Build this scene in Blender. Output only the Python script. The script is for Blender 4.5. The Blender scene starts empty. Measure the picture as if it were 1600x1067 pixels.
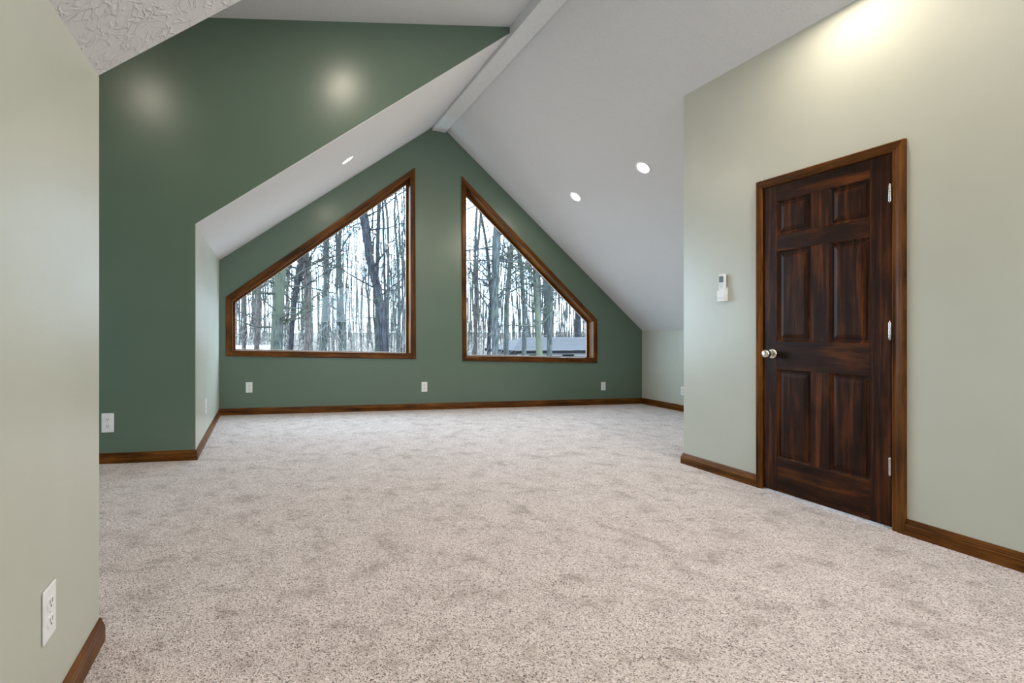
import bpy, bmesh, math, random
from mathutils import Vector, Matrix

# ------------------------------------------------------------------ room dimensions (metres)
XL, XR, XD = -0.563, 5.433, 3.336          # left knee wall, right knee wall, door wall
YB, YG, YN, YD, YF = 7.031, 4.670, 2.004, 3.825, -2.0   # window wall, dormer cheek, dormer start, corner, rear
ZL, ZR = 1.957, 1.070                      # eave heights
XP, ZP = 2.330, 3.887                      # ridge
XO = -2.6                                  # outer dormer wall
ML = (ZP - ZL) / (XP - XL)
MR = (ZP - ZR) / (XR - XP)
def zl(x): return ZL + ML * (x - XL)
def zr(x): return ZR + MR * (XR - x)
def zd(x): return 3.694 + 0.073 * (x + 0.377)
BX0, BX1, BZ = 2.232, 2.423, 3.772         # ridge beam
GROUND = -3.1

sc = bpy.context.scene
col = sc.collection

# ------------------------------------------------------------------ camera
cam_d = bpy.data.cameras.new('camera')
cam_d.sensor_fit = 'HORIZONTAL'
cam_d.sensor_width = 36.0
cam_d.lens = 843.4 * 36.0 / 1600.0
cam_d.shift_x = (800 - 569.8) / 1600.0
cam_d.shift_y = -(533.5 - 514.85) / 1600.0
cam_d.clip_start = 0.05
cam_d.clip_end = 1000
cam = bpy.data.objects.new('camera', cam_d)
col.objects.link(cam)
cam.location = (0, 0, 1.083)
cam.rotation_euler = (math.pi / 2, 0, -0.18333)
sc.camera = cam

# ------------------------------------------------------------------ world, exposure
SKY = 18.5
w = bpy.data.worlds.new('overcast_sky')
sc.world = w
w.use_nodes = True
bg = w.node_tree.nodes['Background']
bg.inputs[0].default_value = (0.61, 0.82, 1.0, 1)
bg.inputs[1].default_value = SKY
sc.view_settings.view_transform = 'Standard'
sc.view_settings.look = 'None'
sc.view_settings.gamma = 1
sc.view_settings.exposure = -0.48
sc.view_settings.use_curve_mapping = False
try:
    sc.cycles.use_denoising = True
    sc.cycles.max_bounces = 10
    sc.cycles.diffuse_bounces = 6
    sc.cycles.transparent_max_bounces = 12
    sc.cycles.sample_clamp_indirect = 6
except Exception:
    pass
LAMP_COL = (1.0, 0.87, 0.72)
LAMP_W = 11.5

def portal(name, loc, rot, sx, sy):
    l = bpy.data.lights.new(name, 'AREA')
    l.shape = 'RECTANGLE'; l.size = sx; l.size_y = sy
    l.cycles.is_portal = True
    o = bpy.data.objects.new(name, l); col.objects.link(o)
    o.location = loc; o.rotation_euler = rot
portal('window_portal', (0.76, YB + 0.19, 1.95), (-math.pi / 2, 0, 0), 2.5, 2.7)
portal('window_portal', (3.68, YB + 0.19, 1.85), (-math.pi / 2, 0, 0), 2.1, 2.6)
portal('window_portal', (2.55, YF - 0.19, 1.85), (math.pi / 2, 0, 0), 2.5, 1.4)

portal('window_portal', (XO - 0.17, 3.45, 1.02), (0, -math.pi / 2, 0), 0.75, 0.9)

# ------------------------------------------------------------------ materials
def new_mat(name):
    m = bpy.data.materials.new(name); m.use_nodes = True
    nt = m.node_tree
    return m, nt, nt.nodes['Principled BSDF']
def nd(nt, t, **kw):
    n = nt.nodes.new(t)
    for k, v in kw.items(): setattr(n, k, v)
    return n
def ramp(nt, fac, stops):
    r = nd(nt, 'ShaderNodeValToRGB')
    el = r.color_ramp.elements
    while len(el) < len(stops): el.new(0.5)
    for e, (p, c) in zip(el, stops):
        e.position = p; e.color = c if len(c) == 4 else (*c, 1)
    nt.links.new(fac, r.inputs[0])
    return r
def noise(nt, vec, scale, detail=4, rough=0.55, dist=0.0, typ='FBM'):
    n = nd(nt, 'ShaderNodeTexNoise')
    n.noise_type = typ
    n.inputs['Scale'].default_value = scale
    n.inputs['Detail'].default_value = detail
    n.inputs['Roughness'].default_value = rough
    n.inputs['Distortion'].default_value = dist
    if vec is not None: nt.links.new(vec, n.inputs['Vector'])
    return n
def bump(nt, b, h, strength, dist):
    bp = nd(nt, 'ShaderNodeBump')
    bp.inputs['Strength'].default_value = strength
    bp.inputs['Distance'].default_value = dist
    nt.links.new(h, bp.inputs['Height'])
    nt.links.new(bp.outputs[0], b.inputs['Normal'])
    return bp
def objco(nt):
    return nd(nt, 'ShaderNodeTexCoord').outputs['Object']

def paint(name, c, rough):
    m, nt, b = new_mat(name)
    co = objco(nt)
    n = noise(nt, co, 2.2, 3)
    r = ramp(nt, n.outputs[0], [(0.3, tuple(v * 0.97 for v in c)), (0.7, tuple(v * 1.03 for v in c))])
    nt.links.new(r.outputs[0], b.inputs['Base Color'])
    b.inputs['Roughness'].default_value = rough
    n2 = noise(nt, co, 260, 3, 0.6)
    bump(nt, b, n2.outputs[0], 0.12, 0.002)
    return m

def ceiling_mat(name, strength):
    m, nt, b = new_mat(name)
    co = objco(nt)
    b.inputs['Base Color'].default_value = (0.66, 0.66, 0.67, 1)
    b.inputs['Roughness'].default_value = 0.6
    # stomp-brush plaster: short crossing ridges
    def ridge(scale, dist, width, seed):
        mp = nd(nt, 'ShaderNodeMapping'); mp.inputs['Location'].default_value = (seed, seed * 2, 0)
        nt.links.new(co, mp.inputs[0])
        n = noise(nt, mp.outputs[0], scale, 1.5, 0.5, dist)
        s1 = nd(nt, 'ShaderNodeMath', operation='SUBTRACT'); nt.links.new(n.outputs[0], s1.inputs[0]); s1.inputs[1].default_value = 0.5
        s2 = nd(nt, 'ShaderNodeMath', operation='ABSOLUTE'); nt.links.new(s1.outputs[0], s2.inputs[0])
        mr = nd(nt, 'ShaderNodeMapRange'); mr.interpolation_type = 'SMOOTHSTEP'
        mr.inputs['From Min'].default_value = 0.0; mr.inputs['From Max'].default_value = width
        mr.inputs['To Min'].default_value = 1.0; mr.inputs['To Max'].default_value = 0.0
        nt.links.new(s2.outputs[0], mr.inputs['Value'])
        return mr.outputs[0]
    r1 = ridge(8, 1.5, 0.05, 0.0); r2 = ridge(13, 1.8, 0.06, 3.7)
    gate = noise(nt, co, 14, 2)
    gm = nd(nt, 'ShaderNodeMapRange'); gm.inputs['From Min'].default_value = 0.40; gm.inputs['From Max'].default_value = 0.60
    nt.links.new(gate.outputs[0], gm.inputs['Value'])
    mxr = nd(nt, 'ShaderNodeMath', operation='MAXIMUM'); nt.links.new(r1, mxr.inputs[0]); nt.links.new(r2, mxr.inputs[1])
    gt = nd(nt, 'ShaderNodeMath', operation='MULTIPLY'); nt.links.new(mxr.outputs[0], gt.inputs[0]); nt.links.new(gm.outputs[0], gt.inputs[1])
    n3 = noise(nt, co, 70, 3)
    s = nd(nt, 'ShaderNodeMath', operation='MULTIPLY_ADD')
    nt.links.new(n3.outputs[0], s.inputs[0]); s.inputs[1].default_value = 0.35
    nt.links.new(gt.outputs[0], s.inputs[2])
    bump(nt, b, s.outputs[0], strength, 0.006)
    return m

def wood(name, dark, mid, light, rough, streak=26.0):
    m, nt, b = new_mat(name)
    uv = nd(nt, 'ShaderNodeUVMap').outputs[0]
    mp = nd(nt, 'ShaderNodeMapping')
    mp.inputs['Scale'].default_value = (1.6, streak, 1)
    nt.links.new(uv, mp.inputs[0])
    n1 = noise(nt, mp.outputs[0], 1.0, 5, 0.6, 0.6)
    mp2 = nd(nt, 'ShaderNodeMapping')
    mp2.inputs['Scale'].default_value = (9, 420, 1)
    nt.links.new(uv, mp2.inputs[0])
    n2 = noise(nt, mp2.outputs[0], 1.0, 3)
    mp3 = nd(nt, 'ShaderNodeMapping')
    mp3.inputs['Scale'].default_value = (3.2, 7.0, 1)
    nt.links.new(uv, mp3.inputs[0])
    n3 = noise(nt, mp3.outputs[0], 1.0, 3)
    mx = nd(nt, 'ShaderNodeMath', operation='MULTIPLY_ADD')
    nt.links.new(n2.outputs[0], mx.inputs[0]); mx.inputs[1].default_value = 0.35
    nt.links.new(n1.outputs[0], mx.inputs[2])
    mx2 = nd(nt, 'ShaderNodeMath', operation='MULTIPLY_ADD')
    nt.links.new(n3.outputs[0], mx2.inputs[0]); mx2.inputs[1].default_value = 0.55
    nt.links.new(mx.outputs[0], mx2.inputs[2])
    r = ramp(nt, mx2.outputs[0], [(0.62, dark), (0.95, mid), (1.3 if False else 1.0, light)])
    # rescale the summed noise into 0..1
    mr = nd(nt, 'ShaderNodeMapRange')
    mr.inputs['From Min'].default_value = 0.62; mr.inputs['From Max'].default_value = 1.28
    nt.links.new(mx2.outputs[0], mr.inputs['Value'])
    r.color_ramp.elements[0].position = 0.15
    r.color_ramp.elements[1].position = 0.5
    r.color_ramp.elements[2].position = 0.9
    nt.links.new(mr.outputs[0], r.inputs[0])
    nt.links.new(r.outputs[0], b.inputs['Base Color'])
    b.inputs['Roughness'].default_value = rough
    b.inputs['Specular IOR Level'].default_value = 0.13
    bump(nt, b, n2.outputs[0], 0.12, 0.001)
    return m

def plain(name, c, rough=0.5, metal=0.0, emit=None, strength=0.0):
    m, nt, b = new_mat(name)
    n = noise(nt, objco(nt), 30, 2)
    r = ramp(nt, n.outputs[0], [(0.3, tuple(v * 0.96 for v in c)), (0.7, tuple(min(1, v * 1.04) for v in c))])
    nt.links.new(r.outputs[0], b.inputs['Base Color'])
    b.inputs['Roughness'].default_value = rough
    b.inputs['Metallic'].default_value = metal
    if rough >= 0.6: b.inputs['Specular IOR Level'].default_value = 0.05
    if emit:
        b.inputs['Emission Color'].default_value = (*emit, 1)
        b.inputs['Emission Strength'].default_value = strength
    return m

def carpet_mat():
    m, nt, b = new_mat('carpet')
    co = objco(nt)
    vo = nd(nt, 'ShaderNodeTexVoronoi'); vo.inputs['Scale'].default_value = 245
    nt.links.new(co, vo.inputs['Vector'])
    sp = nd(nt, 'ShaderNodeSeparateColor'); nt.links.new(vo.outputs['Color'], sp.inputs[0])
    # each tuft of yarn has its own shade, some of them dark brown
    r1 = ramp(nt, sp.outputs[0], [(0.0, (0.085, 0.060, 0.051)), (0.11, (0.15, 0.112, 0.098)), (0.20, (0.44, 0.37, 0.35)), (0.6, (0.60, 0.52, 0.50)), (1.0, (0.80, 0.72, 0.70))])
    n2 = noise(nt, co, 5.5, 7, 0.72, 0.2)
    r2 = ramp(nt, n2.outputs[0], [(0.36, (0.66, 0.63, 0.60)), (0.47, (0.93, 0.92, 0.91)), (0.66, (1.06, 1.06, 1.06))])
    mx = nd(nt, 'ShaderNodeMix', data_type='RGBA', blend_type='MULTIPLY')
    mx.inputs['Factor'].default_value = 1
    nt.links.new(r1.outputs[0], mx.inputs['A']); nt.links.new(r2.outputs[0], mx.inputs['B'])
    nt.links.new(mx.outputs['Result'], b.inputs['Base Color'])
    b.inputs['Roughness'].default_value = 0.95
    b.inputs['Specular IOR Level'].default_value = 0.15
    b.inputs['Sheen Weight'].default_value = 0.3
    n3 = vo
    n4 = noise(nt, co, 14, 3)
    a = nd(nt, 'ShaderNodeMath', operation='MULTIPLY_ADD')
    nt.links.new(n4.outputs[0], a.inputs[0]); a.inputs[1].default_value = 0.9
    nt.links.new(n3.outputs[0], a.inputs[2])
    bump(nt, b, a.outputs[0], 0.5, 0.007)
    return m

def glass_mat():
    m = bpy.data.materials.new('window_glass'); m.use_nodes = True
    nt = m.node_tree
    out = nt.nodes['Material Output']; nt.nodes.remove(nt.nodes['Principled BSDF'])
    t = nd(nt, 'ShaderNodeBsdfTransparent'); t.inputs[0].default_value = (0.97, 0.985, 0.98, 1)
    g = nd(nt, 'ShaderNodeBsdfGlossy'); g.inputs['Roughness'].default_value = 0.02
    f = nd(nt, 'ShaderNodeFresnel'); f.inputs[0].default_value = 1.5
    k = nd(nt, 'ShaderNodeMath', operation='MULTIPLY'); k.inputs[1].default_value = 0.45; k.use_clamp = True
    nt.links.new(f.outputs[0], k.inputs[0])
    mx = nd(nt, 'ShaderNodeMixShader')
    nt.links.new(k.outputs[0], mx.inputs[0]); nt.links.new(t.outputs[0], mx.inputs[1]); nt.links.new(g.outputs[0], mx.inputs[2])
    nt.links.new(mx.outputs[0], out.inputs[0])
    return m

def bark(name, c, moss, amount):
    m, nt, b = new_mat(name)
    co = objco(nt)
    mp = nd(nt, 'ShaderNodeMapping'); mp.inputs['Scale'].default_value = (9, 9, 1.4)
    nt.links.new(co, mp.inputs[0])
    n1 = noise(nt, mp.outputs[0], 2.0, 5, 0.65)
    r1 = ramp(nt, n1.outputs[0], [(0.36, tuple(v * 0.35 for v in c)), (0.52, c), (0.68, tuple(min(1, v * 2.0) for v in c))])
    n2 = noise(nt, co, 1.7, 4)
    r2 = ramp(nt, n2.outputs[0], [(0.60 - amount * 0.4, (0, 0, 0)), (0.72 - amount * 0.3, (1, 1, 1))])
    mx = nd(nt, 'ShaderNodeMix', data_type='RGBA')
    nt.links.new(r2.outputs[0], mx.inputs['Factor'])
    nt.links.new(r1.outputs[0], mx.inputs['A']); mx.inputs['B'].default_value = (*moss, 1)
    oi = nd(nt, 'ShaderNodeObjectInfo')
    mr = nd(nt, 'ShaderNodeMapRange'); mr.inputs['To Min'].default_value = 0.7; mr.inputs['To Max'].default_value = 1.35
    nt.links.new(oi.outputs['Random'], mr.inputs['Value'])
    hs = nd(nt, 'ShaderNodeHueSaturation')
    nt.links.new(mr.outputs[0], hs.inputs['Value']); nt.links.new(mx.outputs['Result'], hs.inputs['Color'])
    nt.links.new(hs.outputs[0], b.inputs['Base Color'])
    b.inputs['Roughness'].default_value = 0.9
    b.inputs['Specular IOR Level'].default_value = 0.06
    bump(nt, b, n1.outputs[0], 0.5, 0.03)
    return m

SAGE = paint('sage_paint', (0.47, 0.482, 0.418), 0.30)
GREEN = paint('forest_green_paint', (0.112, 0.162, 0.120), 0.30)
CEIL = ceiling_mat('textured_ceiling', 0.62)
CEIL_R = ceiling_mat('lightly_textured_ceiling', 0.28)
BEAMW = plain('beam_white', (0.72, 0.72, 0.725), 0.5)
TRIM = wood('stained_trim', (0.030, 0.0100, 0.0016), (0.100, 0.0345, 0.0050), (0.20, 0.076, 0.013), 0.36)
DOORW = wood('dark_stained_door', (0.0075, 0.0025, 0.0011), (0.025, 0.0074, 0.0022), (0.115, 0.033, 0.0062), 0.40)
CARPET = carpet_mat()
GLASS = glass_mat()
PLASTIC = plain('white_plastic', (0.78, 0.78, 0.79), 0.35)
SLOTM = plain('dark_slot', (0.03, 0.03, 0.03), 0.6)
LCD = plain('grey_screen', (0.06, 0.075, 0.075), 0.25)
BUTTON = plain('grey_button', (0.42, 0.43, 0.45), 0.5)
NICKEL = plain('satin_nickel', (0.62, 0.58, 0.54), 0.22, 1.0)
LENS = plain('lamp_lens', (0.9, 0.9, 0.9), 0.4, 0.0, (1.0, 0.95, 0.9), 16.0)
RING = plain('white_ring', (0.8, 0.8, 0.8), 0.4)
BARK_G = bark('grey_bark', (0.042, 0.045, 0.045), (0.048, 0.053, 0.041), 0.2)
BARK_M = bark('mossy_bark', (0.038, 0.040, 0.036), (0.048, 0.051, 0.036), 0.5)
BARK_B = bark('brown_bark', (0.054, 0.045, 0.042), (0.054, 0.055, 0.044), 0.1)
BARK_D = bark('dark_bark', (0.018, 0.018, 0.021), (0.026, 0.027, 0.022), 0.1)
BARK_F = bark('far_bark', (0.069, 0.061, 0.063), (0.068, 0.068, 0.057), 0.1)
TWIG = bark('pale_twig', (0.225, 0.210, 0.195), (0.210, 0.203, 0.165), 0.1)
LEAVES = plain('leaf_litter', (0.17, 0.135, 0.115), 0.95)
SHINGLE = plain('grey_shingle', (0.062, 0.059, 0.063), 0.85)
SIDING = plain('pale_siding', (0.16, 0.16, 0.165), 0.7)
FASCIA = plain('dark_fascia', (0.004, 0.004, 0.005), 0.6)
WHITE = plain('white_board', (0.75, 0.75, 0.78), 0.5)

# ------------------------------------------------------------------ object helpers
def link(o, parent=None):
    col.objects.link(o)
    if parent is not None: o.parent = parent
    return o
def mesh_obj(name, verts, faces, mat, parent=None, smooth=False):
    me = bpy.data.meshes.new(name)
    me.from_pydata([tuple(v) for v in verts], [], faces)
    me.update()
    if smooth:
        me.polygons.foreach_set('use_smooth', [True] * len(me.polygons))
    me.materials.append(mat)
    return link(bpy.data.objects.new(name, me), parent)
def bm_obj(name, bm, mat, parent=None, smooth=False):
    bmesh.ops.recalc_face_normals(bm, faces=bm.faces[:])
    me = bpy.data.meshes.new(name); bm.to_mesh(me); bm.free()
    if smooth:
        me.polygons.foreach_set('use_smooth', [True] * len(me.polygons))
    me.materials.append(mat)
    return link(bpy.data.objects.new(name, me), parent)
def empty(name, loc=(0, 0, 0), rot=None):
    o = bpy.data.objects.new(name, None); col.objects.link(o)
    o.location = loc; o.empty_display_size = 0.05
    if rot is not None: o.rotation_euler = rot
    return o
def structure(o):
    o['kind'] = 'structure'; return o
def tag(o, label, cat, group=None, kind=None):
    o['label'] = label; o['category'] = cat
    if group: o['group'] = group
    if kind: o['kind'] = kind
    return o
def add_box(bm, lo, hi, bevel=0.0):
    r = bmesh.ops.create_cube(bm, size=1.0)
    vs = r['verts']
    for v in vs:
        v.co = Vector([lo[i] + (v.co[i] + 0.5) * (hi[i] - lo[i]) for i in range(3)])
    if bevel > 0:
        es = list({e for v in vs for e in v.link_edges})
        bmesh.ops.bevel(bm, geom=es, offset=bevel, segments=2, affect='EDGES', profile=0.5)
def box(name, lo, hi, mat, parent=None, bevel=0.0):
    bm = bmesh.new(); add_box(bm, lo, hi, bevel)
    return bm_obj(name, bm, mat, parent)
_rng_uv = random.Random(5)
def uv_grain(o, axis):
    me = o.data
    a = Vector(axis).normalized()
    t = Vector((0.36, 0.48, 0.8))
    p = (t - a * t.dot(a)).normalized(); q = a.cross(p)
    du, dv = _rng_uv.uniform(0, 40), _rng_uv.uniform(0, 40)
    uvl = me.uv_layers.new(name='UVMap')
    for li in me.loops:
        c = me.vertices[li.vertex_index].co
        uvl.data[li.index].uv = (c.dot(a) + du, c.dot(p) + c.dot(q) * 0.8 + dv)
    return o
def slab(name, outer, holes, to3, thick, mat, parent=None):
    """flat polygon with holes, extruded by thick; to3(u, v, d) gives the 3D point at depth d"""
    bm = bmesh.new()
    edges = []
    loops = [outer] + holes
    for lp in loops:
        vs = [bm.verts.new(to3(u, v, 0)) for u, v in lp]
        for i in range(len(vs)):
            edges.append(bm.edges.new((vs[i], vs[(i + 1) % len(vs)])))
    bmesh.ops.triangle_fill(bm, use_beauty=True, use_dissolve=False, edges=edges)
    front = bm.faces[:]
    d = Vector(to3(0, 0, thick)) - Vector(to3(0, 0, 0))
    r = bmesh.ops.extrude_face_region(bm, geom=front)
    bmesh.ops.translate(bm, verts=[g for g in r['geom'] if isinstance(g, bmesh.types.BMVert)], vec=d)
    return bm_obj(name, bm, mat, parent)
def lathe(name, prof, mat, parent=None, seg=32, axis='Z', loc=(0, 0, 0)):
    """prof: list of (radius, height) turned round the axis"""
    vs, fs = [], []
    for r, h in prof:
        for k in range(seg):
            a = 2 * math.pi * k / seg
            p = (r * math.cos(a), r * math.sin(a), h)
            if axis == 'X': p = (p[2], p[0], p[1])
            if axis == 'Y': p = (p[1], p[2], p[0])
            vs.append((p[0] + loc[0], p[1] + loc[1], p[2] + loc[2]))
    n = len(prof)
    for i in range(n - 1):
        for k in range(seg):
            k2 = (k + 1) % seg
            fs.append((i * seg + k, i * seg + k2, (i + 1) * seg + k2, (i + 1) * seg + k))
    fs.append(tuple(range(seg))[::-1]); fs.append(tuple((n - 1) * seg + k for k in range(seg)))
    bm = bmesh.new()
    bv = [bm.verts.new(v) for v in vs]
    for f in fs:
        try: bm.faces.new([bv[i] for i in f])
        except ValueError: pass
    return bm_obj(name, bm, mat, parent, smooth=True)
def copy_tree(o, parent=None):
    c = o.copy(); col.objects.link(c)
    if parent is not None: c.parent = parent
    for ch in o.children: copy_tree(ch, c)
    return c

# ------------------------------------------------------------------ setting: floor, walls, ceilings
structure(box('floor', (XO - 0.1, YF - 0.15, -0.15), (XR + 0.1, YB + 0.15, 0.0), CARPET))

def xz(y, s): return lambda u, v, d: (u, y + s * d, v)
def yz(x, s): return lambda u, v, d: (x + s * d, u, v)

# openings in the window wall (x, z), inner edges of the casings
W1_IN = [(-0.408, 1.447), (1.933, 3.143), (1.936, 0.756), (-0.404, 0.814)]
W1_OUT = [(-0.481, 1.495), (1.989, 3.258), (2.005, 0.686), (-0.479, 0.748)]
W1_GL = [(-0.371, 1.433), (1.903, 3.063), (1.901, 0.767), (-0.371, 0.826)]
W2_IN = [(2.715, 3.055), (4.654, 1.203), (4.654, 0.668), (2.719, 0.717)]
W2_OUT = [(2.652, 3.181), (4.698, 1.224), (4.703, 0.604), (2.669, 0.653)]
W2_GL = [(2.762, 2.950), (4.620, 1.187), (4.620, 0.682), (2.776, 0.728)]
W4_IN = [(3.05, 0.70), (3.85, 0.70), (3.85, 1.35), (3.05, 1.35)]      # unseen dormer window (y, z), added for cool light on the green wall
W3_IN = [(1.45, 1.28), (1.45, 1.95), (2.40, 2.45), (3.2, 2.05), (3.2, 1.28)]

T = 0.004
structure(slab('wall_back', [(XL - 0.05, 0), (XR + 0.05, 0), (XR + 0.05, ZR), (XP, ZP), (XL - 0.05, ZL)],
               [W1_IN, W2_IN], xz(YB, 1), 0.16, GREEN))
structure(slab('wall_left', [(YG + 0.0006, 0), (YB - 0.0005, 0), (YB - 0.0005, ZL), (YG + 0.0006, ZL)], [], yz(XL, -1), 0.10, SAGE))
structure(slab('wall_dormer', [(XO, 0), (XL - T, 0), (XL - T, ZL + 0.004), (BX0, zl(BX0) + 0.006), (BX0, zd(BX0)), (XO, zd(XO))],
               [], xz(YG, 1), 0.10, GREEN))
structure(slab('wall_left_front', [(YF, 0), (YN, 0), (YN, ZL), (YF, ZL)], [], yz(XL, -1), 0.10, SAGE))
structure(slab('wall_dormer_near', [(XO, 0), (XL - T, 0), (XL - T, ZL + 0.004), (BX0, zl(BX0) + 0.006), (BX0, zd(BX0)), (XO, zd(XO))],
               [], xz(YN - 0.003, -1), 0.09, GREEN))
structure(slab('wall_dormer_outer', [(YN - 0.09, 0), (YG + 0.1, 0), (YG + 0.1, zd(XO)), (YN - 0.09, zd(XO))], [W4_IN], yz(XO, -1), 0.10, SAGE))
DH = [(2.343, 0.0), (3.130, 0.0), (3.130, 2.048), (2.343, 2.048)]
structure(slab('wall_right_front', [(YF, 0), (DH[0][0], 0), (DH[3][0], DH[3][1]), (DH[2][0], DH[2][1]), (DH[1][0], 0), (YD, 0), (YD, zr(XD)), (YF, zr(XD))],
               [], yz(XD, 1), 0.10, SAGE))
structure(slab('wall_right_return', [(XD + T, 0), (XR, 0), (XR, ZR), (XD + T, zr(XD + T))], [], xz(YD - 0.0006, -1), 0.10, SAGE))
structure(slab('wall_right', [(YD - 0.1, 0), (YB - 0.0005, 0), (YB - 0.0005, ZR), (YD - 0.1, ZR)], [], yz(XR, 1), 0.10, SAGE))
structure(slab('wall_front', [(XL - 0.1, 0), (XD + 0.1, 0), (XD + 0.1, zr(XD + 0.1)), (XP, ZP), (XL - 0.1, ZL - ML * 0.1)],
               [W3_IN], xz(YF, -1), 0.15, SAGE))
def ceiling(name, quad, mat):
    """quad: four points of the underside; grows upward"""
    vs = [Vector(q) for q in quad]
    n = (vs[1] - vs[0]).cross(vs[2] - vs[0]).normalized()
    if n.z < 0: n = -n
    up = [v + n * 0.08 for v in vs]
    fs = [(0, 1, 2, 3), (7, 6, 5, 4)] + [(i, i + 4, (i + 1) % 4 + 4, (i + 1) % 4) for i in range(4)]
    bm = bmesh.new(); bv = [bm.verts.new(v) for v in vs + up]
    for f in fs: bm.faces.new([bv[i] for i in f])
    return structure(bm_obj(name, bm, mat))
ceiling('ceiling_right', [(XP, YF - 0.15, ZP), (XP, YB + 0.15, ZP), (XR + 0.12, YB + 0.15, zr(XR + 0.12)), (XR + 0.12, YF - 0.15, zr(XR + 0.12))], CEIL_R)
ceiling('ceiling_left_rear', [(XP, YG + 0.0006, ZP), (XP, YB + 0.15, ZP), (XL - 0.11, YB + 0.15, zl(XL - 0.11)), (XL - 0.11, YG + 0.0006, zl(XL - 0.11))], CEIL_R)
ceiling('ceiling_left_front', [(XP, YF - 0.15, ZP), (XP, 2.063, ZP), (XL - 0.11, 1.992, zl(XL - 0.11)), (XL - 0.11, YF - 0.15, zl(XL - 0.11))], CEIL)
ceiling('ceiling_dormer', [(XP, YN - 0.09, zd(XP)), (XP, YG + 0.10, zd(XP)), (XO - 0.1, YG + 0.10, zd(XO - 0.1)), (XO - 0.1, YN - 0.09, zd(XO - 0.1))], CEIL_R)
bm = bmesh.new()
add_box(bm, (BX0, YF, BZ), (BX1, YB - 0.001, ZP + 0.02), 0.004)
for v in bm.verts:
    if v.co.z < BZ + 0.03: v.co.z += -0.10 * (v.co.x - (BX0 + BX1) / 2)
structure(bm_obj('ceiling_beam', bm, BEAMW))

# ------------------------------------------------------------------ baseboards (profile swept with mitred ends)
BPROF = [(0.0005, 0.0), (0.016, 0.0), (0.016, 0.052), (0.0125, 0.057), (0.0125, 0.062), (0.010, 0.066), (0.008, 0.076), (0.005, 0.084), (0.0005, 0.085)]
def baseboard(name, p0, p1, m0, m1, caps=True):
    """p0->p1 along a wall with the room on the right hand; m = mitre slope (+1 inside corner, -1 outside, 0 square)"""
    p0, p1 = Vector((*p0, 0)), Vector((*p1, 0))
    d = (p1 - p0).normalized(); n = Vector((d.y, -d.x, 0))
    vs = []
    for t, z in BPROF: vs.append(p0 + n * t + d * (t * m0) + Vector((0, 0, z)))
    for t, z in BPROF: vs.append(p1 + n * t - d * (t * m1) + Vector((0, 0, z)))
    k = len(BPROF)
    fs = [(i, i + 1, k + i + 1, k + i) for i in range(k - 1)] + [tuple(range(k))[::-1], tuple(range(k, 2 * k))]
    bm = bmesh.new(); bv = [bm.verts.new(v) for v in vs]
    for f in fs: bm.faces.new([bv[i] for i in f])
    o = bm_obj(name, bm, TRIM)
    uv_grain(o, d)
    return structure(o)
baseboard('baseboard_left_front', (XL, YF), (XL, YN), 1, -1)
baseboard('baseboard_dormer_near', (XL, YN), (XO, YN), -1, 1)
baseboard('baseboard_dormer_outer', (XO, YN), (XO, YG), 1, 1)
baseboard('baseboard_dormer', (XO, YG), (XL, YG), 1, -1)
baseboard('baseboard_left', (XL, YG), (XL, YB), -1, 1)
baseboard('baseboard_back', (XL, YB), (XR, YB), 1, 1)
baseboard('baseboard_right', (XR, YB), (XR, YD), 1, 1)
baseboard('baseboard_right_return', (XR, YD), (XD, YD), 1, -1)
CA0, CA1, CB0, CB1, CT0, CT1 = 2.281, 2.341, 3.119, 3.155, 2.042, 2.092   # door casing outer/inner
baseboard('baseboard_right_front', (XD, YD), (XD, CB1), -1, 0)
baseboard('baseboard_right_rear', (XD, CA0), (XD, YF), 0, 1)
baseboard('baseboard_front', (XD, YF), (XL, YF), 1, 1)

# ------------------------------------------------------------------ moulded casing pieces
CPROF = [(0.0, 0.0005), (0.0, 0.009), (0.07, 0.0115), (0.12, 0.0085), (0.20, 0.0085), (0.34, 0.0125), (0.50, 0.0145), (0.78, 0.0165), (0.84, 0.0195), (0.96, 0.0195), (1.0, 0.0175), (1.0, 0.0005)]
def casing(i0, i1, o0, o1, nrm, parent, grain, mat=TRIM):
    """i = inner corner points on the wall, o = outer ones; nrm points into the room"""
    nrm = Vector(nrm)
    vs = []
    for a, b in ((Vector(i0), Vector(o0)), (Vector(i1), Vector(o1))):
        for u, h in CPROF: vs.append(a.lerp(b, u) + nrm * h)
    k = len(CPROF)
    bm = bmesh.new(); bv = [bm.verts.new(v) for v in vs]
    for i in range(k - 1): bm.faces.new([bv[j] for j in (i, i + 1, k + i + 1, k + i)])
    bm.faces.new(bv[:k]); bm.faces.new(bv[k:])
    o = bm_obj('casing', bm, mat, parent)
    return uv_grain(o, grain)

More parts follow.
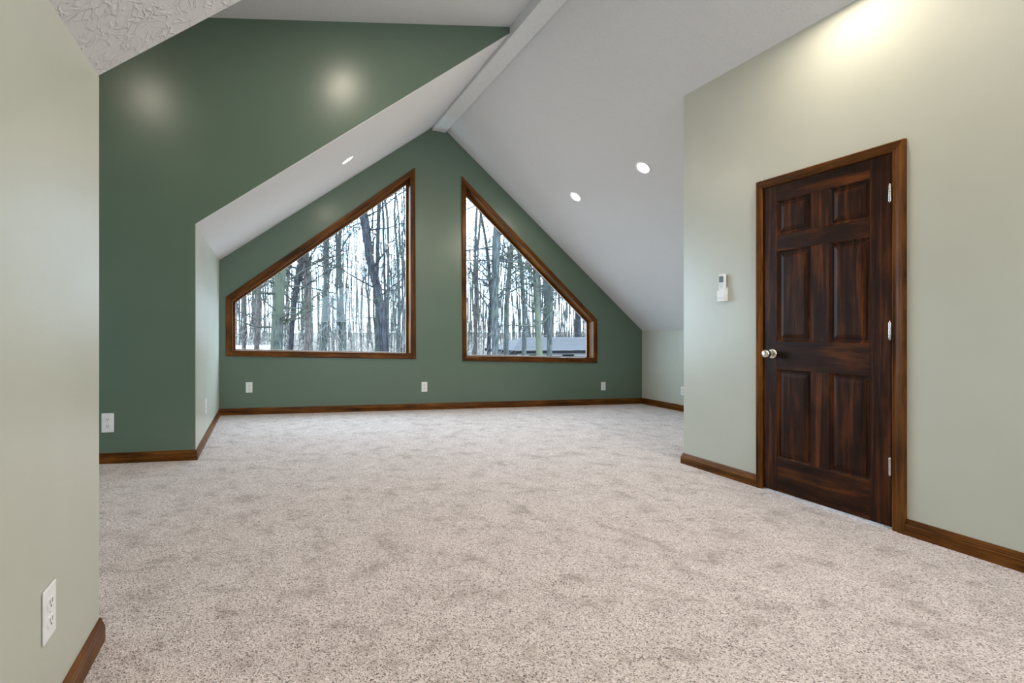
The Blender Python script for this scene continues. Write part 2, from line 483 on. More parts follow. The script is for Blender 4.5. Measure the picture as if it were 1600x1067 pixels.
def prism_between(name, a_in, b_in, a_out, b_out, y0, y1, mat, parent):
    """bar along the edge a->b of a window polygon (x, z), from depth y0 to y1"""
    vs = []
    for y in (y0, y1):
        for p in (a_in, b_in, b_out, a_out): vs.append((p[0], y, p[1]))
    fs = [(0, 1, 2, 3), (7, 6, 5, 4), (0, 4, 5, 1), (1, 5, 6, 2), (2, 6, 7, 3), (3, 7, 4, 0)]
    bm = bmesh.new(); bv = [bm.verts.new(v) for v in vs]
    for f in fs: bm.faces.new([bv[i] for i in f])
    o = bm_obj(name, bm, mat, parent)
    uv_grain(o, (b_in[0] - a_in[0], 0, b_in[1] - a_in[1]))
    return o
def offset_poly(poly, d):
    """inset a polygon by d (positive inward)"""
    area = sum(poly[i][0] * poly[(i + 1) % len(poly)][1] - poly[(i + 1) % len(poly)][0] * poly[i][1] for i in range(len(poly)))
    s = 1 if area > 0 else -1
    out = []
    n = len(poly)
    for i in range(n):
        p0, p1, p2 = Vector(poly[i - 1]), Vector(poly[i]), Vector(poly[(i + 1) % n])
        d1, d2 = (p1 - p0).normalized(), (p2 - p1).normalized()
        n1, n2 = Vector((-d1.y, d1.x)) * s, Vector((-d2.y, d2.x)) * s
        b = n1 + n2
        b = b / max(0.15, b.dot(n1))
        out.append(tuple(p1 + b * d))
    return out

def window(name, inner, outer, glass, ywall, sgn):
    root = structure(empty(name, (0, 0, 0)))
    n = len(inner)
    lip = offset_poly(inner, -0.0)
    back = offset_poly(inner, 0.006)
    for i in range(n):
        j = (i + 1) % n
        P = lambda q: (q[0], ywall, q[1])
        casing(P(inner[i]), P(inner[j]), P(outer[i]), P(outer[j]), (0, -sgn, 0), root, (inner[j][0] - inner[i][0], 0, inner[j][1] - inner[i][1]))
    for i in range(n):
        j = (i + 1) % n
        prism_between('jamb', back[i], back[j], inner[i], inner[j], ywall - 0.004 * sgn, ywall + 0.15 * sgn, TRIM, root)
    for i in range(n):
        j = (i + 1) % n
        prism_between('sash_rail', glass[i], glass[j], back[i], back[j], ywall + 0.118 * sgn, ywall + 0.15 * sgn, TRIM, root)
    g = offset_poly(glass, -0.006)
    vs = [(p[0], ywall + 0.130 * sgn, p[1]) for p in g] + [(p[0], ywall + 0.136 * sgn, p[1]) for p in g]
    bm = bmesh.new(); bv = [bm.verts.new(v) for v in vs]
    bm.faces.new(bv[:n])
    bm_obj('glass_pane', bm, GLASS, root)
    bm = bmesh.new()
    # white weather strip that runs round the glass
    st = offset_poly(glass, 0.006)
    for i in range(n):
        j = (i + 1) % n
        q = [bm.verts.new((p[0], y, p[1])) for y in (ywall + 0.122 * sgn, ywall + 0.128 * sgn) for p in (st[i], st[j], glass[j], glass[i])]
        for f in ((0, 1, 2, 3), (7, 6, 5, 4), (0, 4, 5, 1), (1, 5, 6, 2), (2, 6, 7, 3), (3, 7, 4, 0)):
            bm.faces.new([q[k] for k in f])
    bm_obj('weather_strip', bm, WHITE, root)
    return root
window('window_1', W1_IN, W1_OUT, W1_GL, YB, 1)
window('window_2', W2_IN, W2_OUT, W2_GL, YB, 1)
window('window_3', W3_IN, offset_poly(W3_IN, -0.065), offset_poly(W3_IN, 0.035), YF, -1)

w4 = window('added_window_4', W4_IN, offset_poly(W4_IN, -0.065), offset_poly(W4_IN, 0.035), 0.0, 1)  # out of view, added so daylight cools the lower dormer wall
w4.location = (XO, 0, 0); w4.rotation_euler = (0, 0, math.pi / 2)

# ------------------------------------------------------------------ door in the right wall
trim = structure(empty('trim_1', (XD, 2.72, 0)))
def DP(y, z): return (XD, y, z)
def rebase(o, root):
    o.matrix_parent_inverse = root.matrix_world.inverted() if False else Matrix.Translation(-Vector(root.location))
    return o
rebase(casing(DP(CA1, 0.0), DP(CA1, CT0), DP(CA0, 0.0), DP(CA0, CT1), (-1, 0, 0), trim, (0, 0, 1)), trim)
rebase(casing(DP(CA1, CT0), DP(CB0, CT0), DP(CA0, CT1), DP(CB1, CT1), (-1, 0, 0), trim, (0, 1, 0)), trim)
rebase(casing(DP(CB0, CT0), DP(CB0, 0.0), DP(CB1, CT1), DP(CB1, 0.0), (-1, 0, 0), trim, (0, 0, 1)), trim)
for lo, hi, g in (((XD + 0.0005, 2.3435, 0), (XD + 0.10, 2.352, 2.0475), (0, 0, 1)), ((XD + 0.0005, 3.121, 0), (XD + 0.10, 3.1295, 2.0475), (0, 0, 1)),
                  ((XD + 0.0005, 2.352, 2.0395), (XD + 0.10, 3.121, 2.0475), (0, 1, 0)), ((XD + 0.045, 2.352, 0), (XD + 0.06, 2.366, 2.0395), (0, 0, 1)),
                  ((XD + 0.045, 3.107, 0), (XD + 0.06, 3.121, 2.0395), (0, 0, 1)), ((XD + 0.045, 2.366, 2.026), (XD + 0.06, 3.107, 2.0395), (0, 1, 0))):
    rebase(uv_grain(box('jamb', lo, hi, TRIM, trim), g), trim)

door = structure(empty('door_1', (XD, 2.72, 0)))
DX = XD + 0.002
y0, yA, yB_, yC, yD_, y1 = 2.357, 2.461, 2.683, 2.792, 3.019, 3.116
zr_ = [0.012, 0.235, 0.822, 1.006, 1.602, 1.707, 1.931, 2.036]
def dpiece(name, ya, yb, za, zb, g):
    o = box(name, (DX, ya, za), (DX + 0.035, yb, zb), DOORW, door, 0.0012)
    return rebase(uv_grain(o, g), door)
dpiece('stile', y0, yA, zr_[0], zr_[7], (0, 0, 1))
dpiece('stile', yD_, y1, zr_[0], zr_[7], (0, 0, 1))
for a, b in ((0, 1), (2, 3), (4, 5), (6, 7)):
    dpiece('rail', yA, yD_, zr_[a], zr_[b], (0, 1, 0))
for a, b in ((1, 2), (3, 4), (5, 6)):
    dpiece('mullion', yB_, yC, zr_[a], zr_[b], (0, 0, 1))
    for ya, yb in ((yA, yB_), (yC, yD_)):
        rings = [(0.0, 0.0), (0.004, 0.003), (0.010, 0.007), (0.013, 0.012), (0.021, 0.012), (0.024, 0.008), (0.046, 0.002)]
        bm = bmesh.new(); prev = None
        for ins, dep in rings:
            q = [bm.verts.new((DX + dep, y, z)) for y, z in ((ya + ins, zr_[a] + ins), (yb - ins, zr_[a] + ins), (yb - ins, zr_[b] - ins), (ya + ins, zr_[b] - ins))]
            if prev:
                for k in range(4): bm.faces.new((prev[k], prev[(k + 1) % 4], q[(k + 1) % 4], q[k]))
            prev = q
        bm.faces.new(prev)
        q0 = [bm.verts.new((DX + 0.034, y, z)) for y, z in ((ya, zr_[a]), (yb, zr_[a]), (yb, zr_[b]), (ya, zr_[b]))]
        bm.faces.new(q0)
        rebase(uv_grain(bm_obj('panel', bm, DOORW, door), (0, 0, 1)), door)
for zc in (1.822, 1.076, 0.340):
    h = lathe('hinge', [(0.0, -0.052), (0.004, -0.052), (0.0045, -0.047), (0.0066, -0.046), (0.0068, -0.044), (0.0068, -0.017), (0.0068, 0.017), (0.0068, 0.044), (0.0066, 0.046), (0.0045, 0.047), (0.004, 0.052), (0.0, 0.052)],
              NICKEL, door, 14, 'Z', (XD - 0.007, 2.3545, zc))
    rebase(h, door)
    lf = rebase(box('hinge_leaf', (XD - 0.004, 2.353, zc - 0.046), (XD + 0.03, 2.3565, zc + 0.046), NICKEL, h), h) if False else box('hinge_leaf', (XD - 0.004, 2.353, zc - 0.046), (XD + 0.03, 2.3565, zc + 0.046), NICKEL, h)
kz, ky = 0.922, 3.050
knob = lathe('knob', [(0.0, -0.066), (0.012, -0.066), (0.021, -0.063), (0.0265, -0.056), (0.0285, -0.047), (0.027, -0.038), (0.021, -0.030), (0.014, -0.026), (0.0115, -0.020), (0.012, -0.010), (0.013, -0.004)],
             NICKEL, door, 36, 'X', (XD, ky, kz))
rebase(knob, door)
lathe('rosette', [(0.0, -0.012), (0.014, -0.012), (0.026, -0.010), (0.032, -0.006), (0.034, -0.001), (0.034, 0.0015)], NICKEL, knob, 36, 'X', (XD, ky, kz))
strike = rebase(box('latch_plate', (XD - 0.002, 3.1165, kz - 0.028), (XD + 0.03, 3.1195, kz + 0.028), NICKEL, trim), trim)

# ------------------------------------------------------------------ wall outlets
def outlet_proto():
    root = empty('wall_outlet')
    bm = bmesh.new(); add_box(bm, (-0.035, -0.006, -0.057), (0.035, -0.0003, 0.057), 0.003)
    bm_obj('plate', bm, PLASTIC, root)
    for s in (1, -1):
        pts = []
        for k in range(24):
            a = 2 * math.pi * k / 24
            pts.append((0.0172 * math.cos(a), max(-0.0125, min(0.0125, 0.0172 * math.sin(a))) + s * 0.0195))
        bm = bmesh.new()
        f = [bm.verts.new((p[0], -0.0084, p[1])) for p in pts]; b = [bm.verts.new((p[0], -0.0058, p[1])) for p in pts]
        bm.faces.new(f); bm.faces.new(b[::-1])
        for k in range(24): bm.faces.new((f[k], f[(k + 1) % 24], b[(k + 1) % 24], b[k]))
        rc = bm_obj('receptacle', bm, PLASTIC, root)
        for sx in (-0.0062, 0.0062):
            box('slot', (sx - 0.0012, -0.0088, s * 0.0195 - 0.001), (sx + 0.0012, -0.0083, s * 0.0195 + 0.008), SLOTM, rc)
        lathe('slot', [(0.0, -0.0088), (0.0026, -0.0088), (0.0026, -0.0083)], SLOTM, rc, 12, 'Y', (0, 0, s * 0.0195 - 0.0062))
    lathe('screw', [(0.0, -0.0068), (0.002, -0.0068), (0.0028, -0.0060), (0.0028, -0.0055)], BUTTON, root, 12, 'Y')
    return root
OUT = [((XL, 1.555, 0.337), math.pi / 2, 1.22, 'white wall outlet low on the near left sage wall, closest to the camera'),
       ((-1.246, YG, 0.329), 0, 1.36, 'white wall outlet on the dark green dormer wall just right of the near wall edge'),
       ((XL, 5.42, 0.340), math.pi / 2, 1.25, 'white wall outlet seen edge-on along the pale left knee wall'),
       ((-0.194, YB, 0.346), 0, 1.18, 'white wall outlet under the left end of the left window'),
       ((2.124, YB, 0.309), 0, 1.16, 'white wall outlet below the green strip between the two windows'),
       ((4.804, YB, 0.267), 0, 1.04, 'white wall outlet right of the right window near the corner'),
       ((XR, 6.24, 0.272), -math.pi / 2, 1.0, 'white wall outlet on the right knee wall, half hidden by the corner')]
op = outlet_proto()
for i, (loc, rz, s, lab) in enumerate(OUT):
    o = op if i == 0 else copy_tree(op)
    o.location = loc; o.rotation_euler = (0, 0, rz); o.scale = (s, 1, s)
    tag(o, lab, 'outlet', 'white duplex outlets along the walls')

# ------------------------------------------------------------------ remote control in its holder
rm = empty('remote_control', (XD - 0.009, 3.430, 1.318))
def rbox(name, lo, hi, mat, parent, bev=0.0):
    return box(name, lo, hi, mat, parent, bev)
rbox('body', (-0.019, -0.0265, 0.0), (0.0, 0.0265, 0.172), PLASTIC, rm, 0.005)
rbox('screen', (-0.0198, -0.0175, 0.112), (-0.0185, 0.0205, 0.158), LCD, rm)
for k, (ya, yb, za) in enumerate(((0.004, 0.019, 0.094), (-0.018, -0.004, 0.094), (-0.016, 0.016, 0.076))):
    rbox('button', (-0.0204, ya, za), (-0.0186, yb, za + 0.006), BUTTON, rm)
rbox('cover_seam', (-0.0195, -0.0255, 0.062), (-0.0187, 0.0255, 0.0635), BUTTON, rm)
tag(rm, 'slim white remote control with grey screen standing in its wall holder left of the door', 'remote control')
rh = empty('remote_holder', (XD, 3.430, 1.29))
rbox('back_plate', (-0.008, -0.030, 0.0), (-0.0005, 0.030, 0.10), PLASTIC, rh, 0.002)
rbox('base', (-0.034, -0.0325, 0.0), (-0.0081, 0.0325, 0.026), PLASTIC, rh, 0.003)
rbox('front_lip', (-0.034, -0.034, 0.0261), (-0.0292, 0.034, 0.080), PLASTIC, rh, 0.0015)
rbox('side', (-0.0291, -0.034, 0.0261), (-0.0081, -0.0275, 0.080), PLASTIC, rh, 0.001)
rbox('side', (-0.0291, 0.0275, 0.0261), (-0.0081, 0.034, 0.080), PLASTIC, rh, 0.001)
tag(rh, 'white plastic wall holder that carries the remote on the sage wall', 'holder')
bm = bmesh.new(); add_box(bm, (XD - 0.010, 3.120, 2.0935), (XD - 0.0005, 3.126, 2.112), 0.001)
bmesh.ops.create_cone(bm, cap_ends=True, segments=8, radius1=0.004, radius2=0.0015, depth=0.012, matrix=Matrix.Translation((XD - 0.008, 3.123, 2.116)))
hk = bm_obj('wall_hook', bm, BUTTON)
tag(hk, 'tiny grey hook on top of the left corner of the door casing', 'hook')

# ------------------------------------------------------------------ recessed lamps
def lamp_proto():
    root = empty('recessed_light')
    lathe('trim_ring', [(0.062, -0.001), (0.0635, -0.005), (0.070, -0.006), (0.082, -0.003), (0.083, 0.0005), (0.062, 0.0005)], RING, root, 36)
    lathe('lens', [(0.0, -0.0045), (0.05, -0.0042), (0.0615, -0.0025), (0.0615, 0.0)], LENS, root, 36)
    return root
lp = lamp_proto()
aL, aR = -math.atan(ML), math.atan(MR)
aD = -math.atan(0.073)
LAMPS = [(0.885, 5.795, 'L', 'lit recessed ceiling light on the left slope above the left window', 1),
         (3.664, 4.724, 'R', 'lit recessed ceiling light on the right slope, nearer and higher of the two', 1),
         (3.666, 5.900, 'R', 'lit recessed ceiling light on the right slope, closer to the window wall', 1),
         (3.12, 2.50, 'R', 'lit recessed ceiling light close to the wall above the dark door', 3.0),
         (3.09, 1.10, 'R', 'lit recessed ceiling light by the sage wall on the near side of the door', 1),
         (3.09, -0.80, 'R', 'lit recessed ceiling light by the sage wall behind the camera', 1),
         (0.84, 3.45, 'D', 'lit recessed ceiling light in the dormer ceiling near the ridge', 1),
         (-1.23, 3.12, 'D', 'lit recessed ceiling light in the dormer ceiling near its outer wall', 0.5),
         (0.885, 0.90, 'L', 'lit recessed ceiling light on the left slope over the near wall', 1),
         (0.885, -0.90, 'L', 'lit recessed ceiling light on the left slope at the rear end', 1)]
for i, (x, y, k, lab, pw) in enumerate(LAMPS):
    o = lp if i == 0 else copy_tree(lp)
    z = {'L': zl, 'R': zr, 'D': zd}[k](x)
    o.location = (x, y, z)
    o.rotation_euler = (0, {'L': aL, 'R': aR, 'D': aD}[k], 0)
    tag(o, lab, 'ceiling light', 'recessed ceiling lights')
    l = bpy.data.lights.new('lamp_glow', 'AREA')
    l.shape = 'DISK'; l.size = 0.11; l.energy = LAMP_W * pw; l.color = LAMP_COL
    lo = bpy.data.objects.new('lamp_glow', l); col.objects.link(lo)
    lo.parent = o; lo.location = (0, 0, -0.009)

# ------------------------------------------------------------------ outside: ground, garage, shed, woods
vs, fs = [], []
nx, ny = 60, 40
rg = random.Random(3)
def ground_z(x, y):
    return GROUND + max(0, y - 45) * 0.020 + 0.12 * math.sin(x * 0.31 + y * 0.17)
for j in range(ny + 1):
    y = 8.2 + (j / ny) ** 1.6 * 190
    for i in range(nx + 1):
        x = -70 + 240 * i / nx
        vs.append((x, y, ground_z(x, y)))
for j in range(ny):
    for i in range(nx):
        a = j * (nx + 1) + i
        fs.append((a, a + 1, a + nx + 2, a + nx + 1))
structure(mesh_obj('ground', vs, fs, LEAVES, None, True))

class Tubes:
    def __init__(s): s.v = []; s.f = []
    def add(s, pts, rad, seg=6):
        base = len(s.v); n = len(pts)
        pts = [Vector(p) for p in pts]
        for i, p in enumerate(pts):
            t = (pts[min(i + 1, n - 1)] - pts[max(i - 1, 0)]).normalized()
            u = t.cross(Vector((0.31, 0.95, 0.05))).normalized(); w_ = t.cross(u)
            for k in range(seg):
                a = 2 * math.pi * k / seg
                s.v.append(tuple(p + (u * math.cos(a) + w_ * math.sin(a)) * rad[i]))
        for i in range(n - 1):
            for k in range(seg):
                k2 = (k + 1) % seg
                s.f.append((base + i * seg + k, base + i * seg + k2, base + (i + 1) * seg + k2, base + (i + 1) * seg + k))
        s.f.append(tuple(base + k for k in range(seg))[::-1]); s.f.append(tuple(base + (n - 1) * seg + k for k in range(seg)))
def grow(tb, rng, p, d, r, L, depth, rmin):
    n = 5
    pts, rad = [p.copy()], [r]
    d = d.normalized()
    for i in range(n):
        d = (d + Vector((rng.gauss(0, 0.20), rng.gauss(0, 0.20), rng.gauss(0.05, 0.14)))).normalized()
        pts.append(pts[-1] + d * (L / n)); rad.append(max(rmin, r * (1 - 0.8 * (i + 1) / n)))
    tb.add(pts, rad, 5 if depth > 1 else 3)
    if depth > 0:
        for k in range(3 if depth > 1 else 4):
            i = rng.randint(1, n - 1)
            ax = Vector((rng.gauss(0, 1), rng.gauss(0, 1), rng.gauss(0.25, 0.6))).normalized()
            grow(tb, rng, pts[i], (d + ax * 0.9), max(rmin, rad[i] * 0.6), L * rng.uniform(0.4, 0.7), depth - 1, rmin)
def smooth_track(pts, sub=4):
    out = []
    n = len(pts)
    for i in range(n - 1):
        p0, p1, p2, p3 = (Vector(pts[max(i - 1, 0)]), Vector(pts[i]), Vector(pts[i + 1]), Vector(pts[min(i + 2, n - 1)]))
        for k in range(sub):
            t = k / sub
            out.append(0.5 * ((2 * p1) + (p2 - p0) * t + (2 * p0 - 5 * p1 + 4 * p2 - p3) * t * t + (3 * p1 - p0 - 3 * p2 + p3) * t ** 3))
    out.append(Vector(pts[-1]))
    return out
def hero_tree(Y, track, mat, label, seed, nb=14, ztop=12.0):
    """track: (x, z, radius) at distance Y, measured; extended to the ground and the crown"""
    rng = random.Random(seed)
    tr = [(x, z, r) for x, z, r in track]
    (xa, za, ra), (xb, zb, rb) = tr[0], tr[1]
    gz = ground_z(xa, Y) - 0.1
    tr.insert(0, (xa - (xb - xa) / (zb - za) * (za - gz) * 0.5, gz, ra * 1.25))
    (xa, za, ra), (xb, zb, rb) = tr[-2], tr[-1]
    if zb < ztop:
        sl = (xb - xa) / (zb - za)
        tr.append((xb + sl * (ztop - zb) * 0.5 + rng.uniform(-.3, .3), zb + (ztop - zb) * 0.5, rb * 0.8))
        tr.append((xb + sl * (ztop - zb) * 0.8 + rng.uniform(-.5, .5), ztop, rb * 0.5))
    x0, z0 = tr[0][0], tr[0][1]
    pts4 = []
    s = smooth_track([(x - x0, z - z0, r) for x, z, r in tr], 5)
    pts = [Vector((p.x, 0.15 * math.sin(p.y * 0.6 + seed), p.y)) for p in s]
    rad = [max(0.02, p.z) for p in s]
    root = empty('bare_tree', (x0, Y, z0))
    tb = Tubes(); tb.add(pts, rad, 12)
    mesh_obj('trunk', tb.v, tb.f, mat, root, True)
    tb = Tubes()
    zs = [p.z for p in pts]
    for k in range(nb):
        i = rng.randint(max(1, int(len(pts) * 0.30)), len(pts) - 1)
        a = rng.uniform(0, 2 * math.pi)
        d = Vector((math.cos(a), math.sin(a) * 0.7, rng.uniform(-0.1, 0.9)))
        grow(tb, rng, pts[i], d, min(0.038, rad[i] * rng.uniform(0.2, 0.4)), rng.uniform(1.6, 4.2), 3, 0.006)
    mesh_obj('branches', tb.v, tb.f, mat, root, True)['kind'] = 'stuff'
    tag(root, label, 'tree', 'bare trees just outside the windows')
    return root
HERO = [
 (19, [(0.41, 0.41, 0.222), (0.47, 1.86, 0.211), (0.54, 3.04, 0.206)], BARK_M, 'thick mossy grey-green trunk at the left side of the left window', 12),
 (24, [(1.15, 0.23, 0.113), (1.24, 1.78, 0.127), (1.38, 2.92, 0.141), (1.52, 3.77, 0.156)], BARK_D, 'slim dark trunk leaning right beside the thick mossy one', 10),
 (26, [(2.07, 0.16, 0.215), (2.04, 2.46, 0.2), (1.98, 4.0, 0.169), (1.89, 4.92, 0.154)], BARK_B, 'brownish trunk right of the dark leaning one in the left window', 16),
 (30, [(3.25, 0.01, 0.161), (3.32, 3.4, 0.125), (3.35, 5.9, 0.125), (3.32, 7.15, 0.125)], BARK_G, 'straight grey-green trunk left of the centre of the left window', 12),
 (22, [(4.82, 0.28, 0.16), (4.68, 2.41, 0.173), (4.35, 3.87, 0.173), (4.14, 5.46, 0.186), (3.98, 6.25, 0.186)], BARK_D, 'stout trunk leaning left at its top, below the peak of the left window', 12),
 (28, [(5.85, 0.06, 0.119), (5.89, 4.3, 0.102), (5.96, 8.37, 0.102)], BARK_G, 'straight trunk just right of the stout leaning one in the left window', 10),
 (25, [(5.75, 0.17, 0.053), (5.63, 3.66, 0.046), (5.54, 5.48, 0.046), (5.47, 7.14, 0.045)], BARK_D, 'thin dark wavy sapling stem near the peak of the left window', 8),
 (32, [(7.37, -0.09, 0.097), (7.37, 3.99, 0.078), (7.33, 7.69, 0.078)], BARK_G, 'thin grey trunk second from the right edge of the left window', 10),
 (34, [(-0.48, -0.11, 0.178), (-0.41, 2.07, 0.158), (-0.33, 4.04, 0.158)], BARK_B, 'purplish trunk left of the thick mossy one in the left window', 8),
 (36, [(-1.33, -0.17, 0.146), (-1.25, 1.7, 0.125), (-1.29, 3.58, 0.125)], BARK_B, 'trunk at the far left edge of the left window', 8),
 (34, [(8.51, -0.29, 0.124), (8.55, 2.53, 0.104), (8.51, 5.85, 0.083)], BARK_G, 'trunk nearest the right edge of the left window', 10),
 (38, [(5.53, -0.29, 0.182), (5.39, 3.12, 0.159), (5.21, 7.21, 0.136)], BARK_G, 'grey trunk in the middle of the left window', 12),
 (20, [(8.95, 0.07, 0.126), (8.98, 1.96, 0.139), (9.03, 3.48, 0.152), (9.06, 5.25, 0.152)], BARK_G, 'stout grey trunk in the left half of the right window', 14),
 (26, [(12.27, -0.24, 0.132), (12.31, 2.23, 0.115), (12.41, 4.21, 0.115), (12.52, 5.7, 0.099)], BARK_G, 'forked greyish trunk just right of the stout one in the right window', 14),
 (30, [(13.07, -0.43, 0.113), (13.11, 2.78, 0.095), (12.95, 4.67, 0.094), (12.75, 6.55, 0.075)], BARK_D, 'dark bluish trunk just left of the stout one in the right window', 12),
 (24, [(9.78, -0.07, 0.075), (9.75, 2.13, 0.06), (9.69, 3.63, 0.06), (9.75, 5.74, 0.06)], BARK_B, 'thin brown trunk nearest the left edge of the right window', 12),
 (31, [(15.73, -0.5, 0.138), (15.69, 2.46, 0.119), (15.6, 4.83, 0.119), (15.47, 6.41, 0.118)], BARK_G, 'grey trunk standing left of the garage roof', 12),
 (22, [(11.83, -0.08, 0.141), (11.8, 1.5, 0.127), (11.77, 2.91, 0.12), (11.77, 4.18, 0.113)], BARK_M, 'green mossy trunk crossing in front of the garage roof', 8),
 (23, [(12.91, -0.14, 0.118), (13.01, 1.52, 0.111), (13.1, 3.01, 0.111), (13.17, 3.9, 0.104)], BARK_G, 'grey trunk in front of the garage roof, right of the mossy one', 10),
 (49.5, [(27.73, -0.46, 0.245), (27.66, 3.22, 0.245), (27.53, 5.67, 0.215)], BARK_G, 'trunk behind the garage roof, rising behind the grey front trunk', 10),
 (50.5, [(31.68, -0.56, 0.293), (31.68, 1.4, 0.277), (31.53, 3.35, 0.26)], BARK_D, 'dark trunk behind the right end of the garage roof', 8),
 (50, [(27.0, -0.52, 0.223), (27.0, 3.3, 0.223), (26.9, 6.48, 0.191)], BARK_G, 'trunk behind the garage roof, just right of the mossy front trunk', 10),
]
for i, (Y, tr, m, lab, nb) in enumerate(HERO):
    hero_tree(Y, tr, m, lab, 11 + i, nb + 12)

def wood_tree(seed, mat):
    rng = random.Random(seed)
    tb = Tubes()
    H = rng.uniform(15, 19)
    pts, rad = [], []
    x = y = 0.0; r0 = rng.uniform(0.09, 0.15)
    lx, ly = rng.gauss(0, 0.25), rng.gauss(0, 0.25)
    for k in range(11):
        t = k / 10
        pts.append(Vector((x, y, H * t - 0.3))); rad.append(r0 * (1.1 - 0.75 * t))
        x += lx * 0.5 + rng.gauss(0, 0.10); y += ly * 0.5 + rng.gauss(0, 0.10)
    tb.add(pts, rad, 7)
    for k in range(16):
        i = rng.randint(2, 10)
        a = rng.uniform(0, 2 * math.pi)
        grow(tb, rng, pts[i], Vector((math.cos(a), math.sin(a), rng.uniform(0.1, 1.1))), max(0.010, rad[i] * 0.2), rng.uniform(1.4, 3.8), 2, 0.007)
    me = bpy.data.meshes.new('woodland_tree')
    me.from_pydata(tb.v, [], tb.f); me.update()
    me.polygons.foreach_set('use_smooth', [True] * len(me.polygons))
    me.materials.append(mat)
    return me
KINDS = (('grey', BARK_G), ('brown', BARK_B), ('grey', BARK_G), ('dark', BARK_D), ('brown', BARK_B), ('greenish', BARK_M), ('grey', BARK_G), ('brown', BARK_B))
protos = [(c, wood_tree(100 + k, m)) for k, (c, m) in enumerate(KINDS)]
rng = random.Random(77)
n_trees = 0
while n_trees < 250:
    q = rng.uniform(-0.12, 0.72)
    Y = 33 + 62 * rng.random() ** 0.8
    x = q * Y
    if 0.46 < q < 0.70 and Y < 51: continue
    if -4 < x < 3 and 37 < Y < 44: continue
    c, me = rng.choice(protos)
    o = bpy.data.objects.new('woodland_tree', me)
    col.objects.link(o)
    o.location = (x, Y, ground_z(x, Y) - 0.15)
    o.rotation_euler = (rng.gauss(0, 0.03), rng.gauss(0, 0.03), rng.uniform(0, 6.28))
    s = rng.uniform(0.3, 0.95)
    o.scale = (s, s, rng.uniform(0.9, 1.2))
    place = 'through the left window' if -0.06 < q < 0.27 else 'through the right window' if 0.38 < q < 0.66 else 'past the window edges'
    far = 'in the middle distance' if Y < 60 else 'far back'
    tag(o, '%s bare tree %s in the wood %s' % (c, far, place), 'tree', '%s bare trees %s %s' % (c, far, place))
    n_trees += 1
# the woods further back: too far and too many to count
rng = random.Random(5)
tb = Tubes()
for k in range(620):
    q = rng.uniform(-0.25, 0.85); Y = rng.uniform(95, 165); x = q * Y
    z = ground_z(x, Y); H = rng.uniform(14, 24); r = rng.uniform(0.05, 0.15)
    lx = rng.gauss(0, 0.6)
    tb.add([(x, Y, z - 0.3), (x + lx * 0.4, Y, z + H * 0.5), (x + lx, Y, z + H)], [r, r * 0.8, r * 0.35], 5)
    for j in range(4):
        zz = z + H * rng.uniform(0.3, 0.95); a = rng.uniform(0, 6.28); L = rng.uniform(1.5, 4)
        tb.add([(x + lx * 0.6, Y, zz), (x + lx * 0.6 + math.cos(a) * L * 0.5, Y, zz + L * 0.4), (x + lx * 0.6 + math.cos(a) * L * 0.8, Y, zz + L)], [r * 0.2, r * 0.13, 0.015], 3)
o = mesh_obj('distant_woods', tb.v, tb.f, BARK_F, None, True)
tag(o, 'grey-brown band of countless thin trunks at the back of the wood', 'woods', None, 'stuff')
# brush: fine pale stems near the ground
tb = Tubes()
for k in range(3200):
    q = rng.uniform(-0.20, 0.78); Y = rng.uniform(28, 75); x = q * Y
    if 0.46 < q < 0.70 and Y < 52: continue
    z = ground_z(x, Y); H = rng.uniform(1.0, 3.0) if rng.random() < 0.6 else rng.uniform(3.0, 8.0)
    p = [Vector((x, Y, z))]; d = Vector((rng.gauss(0, 0.35), rng.gauss(0, 0.35), 1))
    for i in range(4):
        p.append(p[-1] + d.normalized() * H / 4); d += Vector((rng.gauss(0, 0.35), rng.gauss(0, 0.35), -0.05))
    tb.add(p, [0.019, 0.016, 0.012, 0.009, 0.006], 3)
    for j in range(2):
        b = p[rng.randint(1, 3)]; e = Vector((rng.gauss(0, 1), rng.gauss(0, 1), 0.7)).normalized() * H * 0.35
        tb.add([b, b + e * 0.5 + Vector((0, 0, 0.05)), b + e], [0.012, 0.010, 0.007], 3)
o = mesh_obj('brush', tb.v, tb.f, TWIG, None, True)
tag(o, 'tangle of fine pale leafless brush between the trunks', 'brush', None, 'stuff')

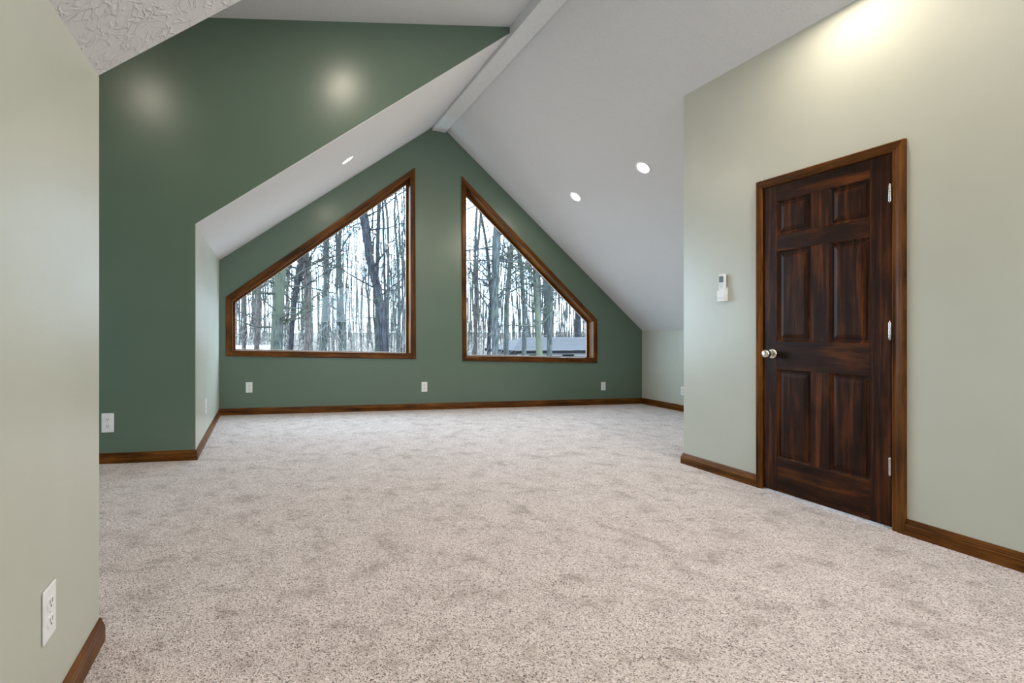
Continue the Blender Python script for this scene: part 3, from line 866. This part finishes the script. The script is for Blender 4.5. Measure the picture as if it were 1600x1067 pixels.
# garage with a low shingled roof
gar = empty('garage', (24.0, 44.0, ground_z(24, 44)))
def gbox(name, lo, hi, m, bev=0.0):
    return rebase(box(name, lo, hi, m, gar, bev), gar)
gx0, gx1, gy0, gy1 = 21.9, 33.0, 44.4, 49.0
ze, zt = -0.80, 0.30
gz = ground_z(24, 44) - 0.2
gbox('wall', (gx0, gy0, gz), (gx1, gy0 + 0.15, ze - 0.02), SIDING)
gbox('wall', (gx0, gy0 + 0.16, gz), (gx0 + 0.15, gy1, ze - 0.02), SIDING)
gbox('wall', (gx1 - 0.15, gy0 + 0.16, gz), (gx1, gy1, ze - 0.02), SIDING)
for k in range(3):
    gbox('window', (gx0 + 1.2 + 3.2 * k, gy0 - 0.03, ze - 1.0), (gx0 + 2.3 + 3.2 * k, gy0 - 0.001, ze - 0.35), FASCIA)
def roof_quad(name, a, b, c, d, m, th=0.06):
    vv = [Vector(p) for p in (a, b, c, d)]
    n = (vv[1] - vv[0]).cross(vv[3] - vv[0]).normalized()
    if n.z < 0: n = -n
    bm = bmesh.new(); bv = [bm.verts.new(p) for p in vv] + [bm.verts.new(p + n * th) for p in vv]
    for f in ((0, 1, 2, 3), (7, 6, 5, 4), (0, 4, 5, 1), (1, 5, 6, 2), (2, 6, 7, 3), (3, 7, 4, 0)):
        bm.faces.new([bv[i] for i in f])
    return rebase(bm_obj(name, bm, m, gar), gar)
rx0, rx1 = 21.3, 33.6
rxt = 23.7
N = 10
rr = random.Random(9)
for k in range(N):                      # shingle courses, each lapping the one below
    t0, t1 = k / N, (k + 1) / N
    ya, yb_ = 44.0 + 3.0 * t0, 44.0 + 3.0 * t1 + 0.05
    za, zb_ = ze + (zt - ze) * t0, ze + (zt - ze) * t1
    roof_quad('shingle_course', (rx0 + (rxt - rx0) * t0, ya, za + 0.03), (rx1, ya, za + 0.03), (rx1, yb_, zb_ + 0.005), (rx0 + (rxt - rx0) * t1, yb_, zb_ + 0.005), SHINGLE, 0.03)
roof_quad('roof_side', (rx0, 44.0, ze), (rxt, 47.0, zt), (rxt, 47.1, zt), (rx0, 50.0, ze), SHINGLE)
roof_quad('roof_rear', (rx0, 50.0, ze), (rxt, 47.05, zt), (rx1, 47.05, zt), (rx1, 50.0, ze), SHINGLE)
gbox('fascia', (rx0, 43.93, ze - 0.22), (rx1, 44.0, ze + 0.02), FASCIA)
gbox('fascia', (rx0 - 0.06, 43.93, ze - 0.22), (rx0 - 0.001, 50.0, ze + 0.02), FASCIA)
gbox('soffit', (rx0, 44.01, ze - 0.06), (rx1, 44.39, ze - 0.03), SIDING)
bm = bmesh.new()
gbox('porch_wing', (18.6, 43.5, ze - 0.62), (21.0, 44.6, ze - 0.45), FASCIA)
tag(gar, 'low garage with pale grey shingled roof and dark eave behind the right window', 'garage')

shed = empty('shed', (-1.0, 40.0, ground_z(-1, 40)))
def sbox(name, lo, hi, m): return rebase(box(name, lo, hi, m, shed), shed)
sz = ground_z(-1, 40) - 0.2
sbox('roof', (-5.2, 39.6, -0.22), (1.05, 42.6, -0.12), WHITE)
sbox('fascia', (-5.2, 39.55, -0.48), (1.05, 39.6, -0.13), WHITE)
sbox('wall', (-5.0, 39.9, sz), (0.85, 42.4, -0.23), SIDING)
tag(shed, 'white flat shed roof edge behind the thick mossy trunk at the lower left', 'shed')
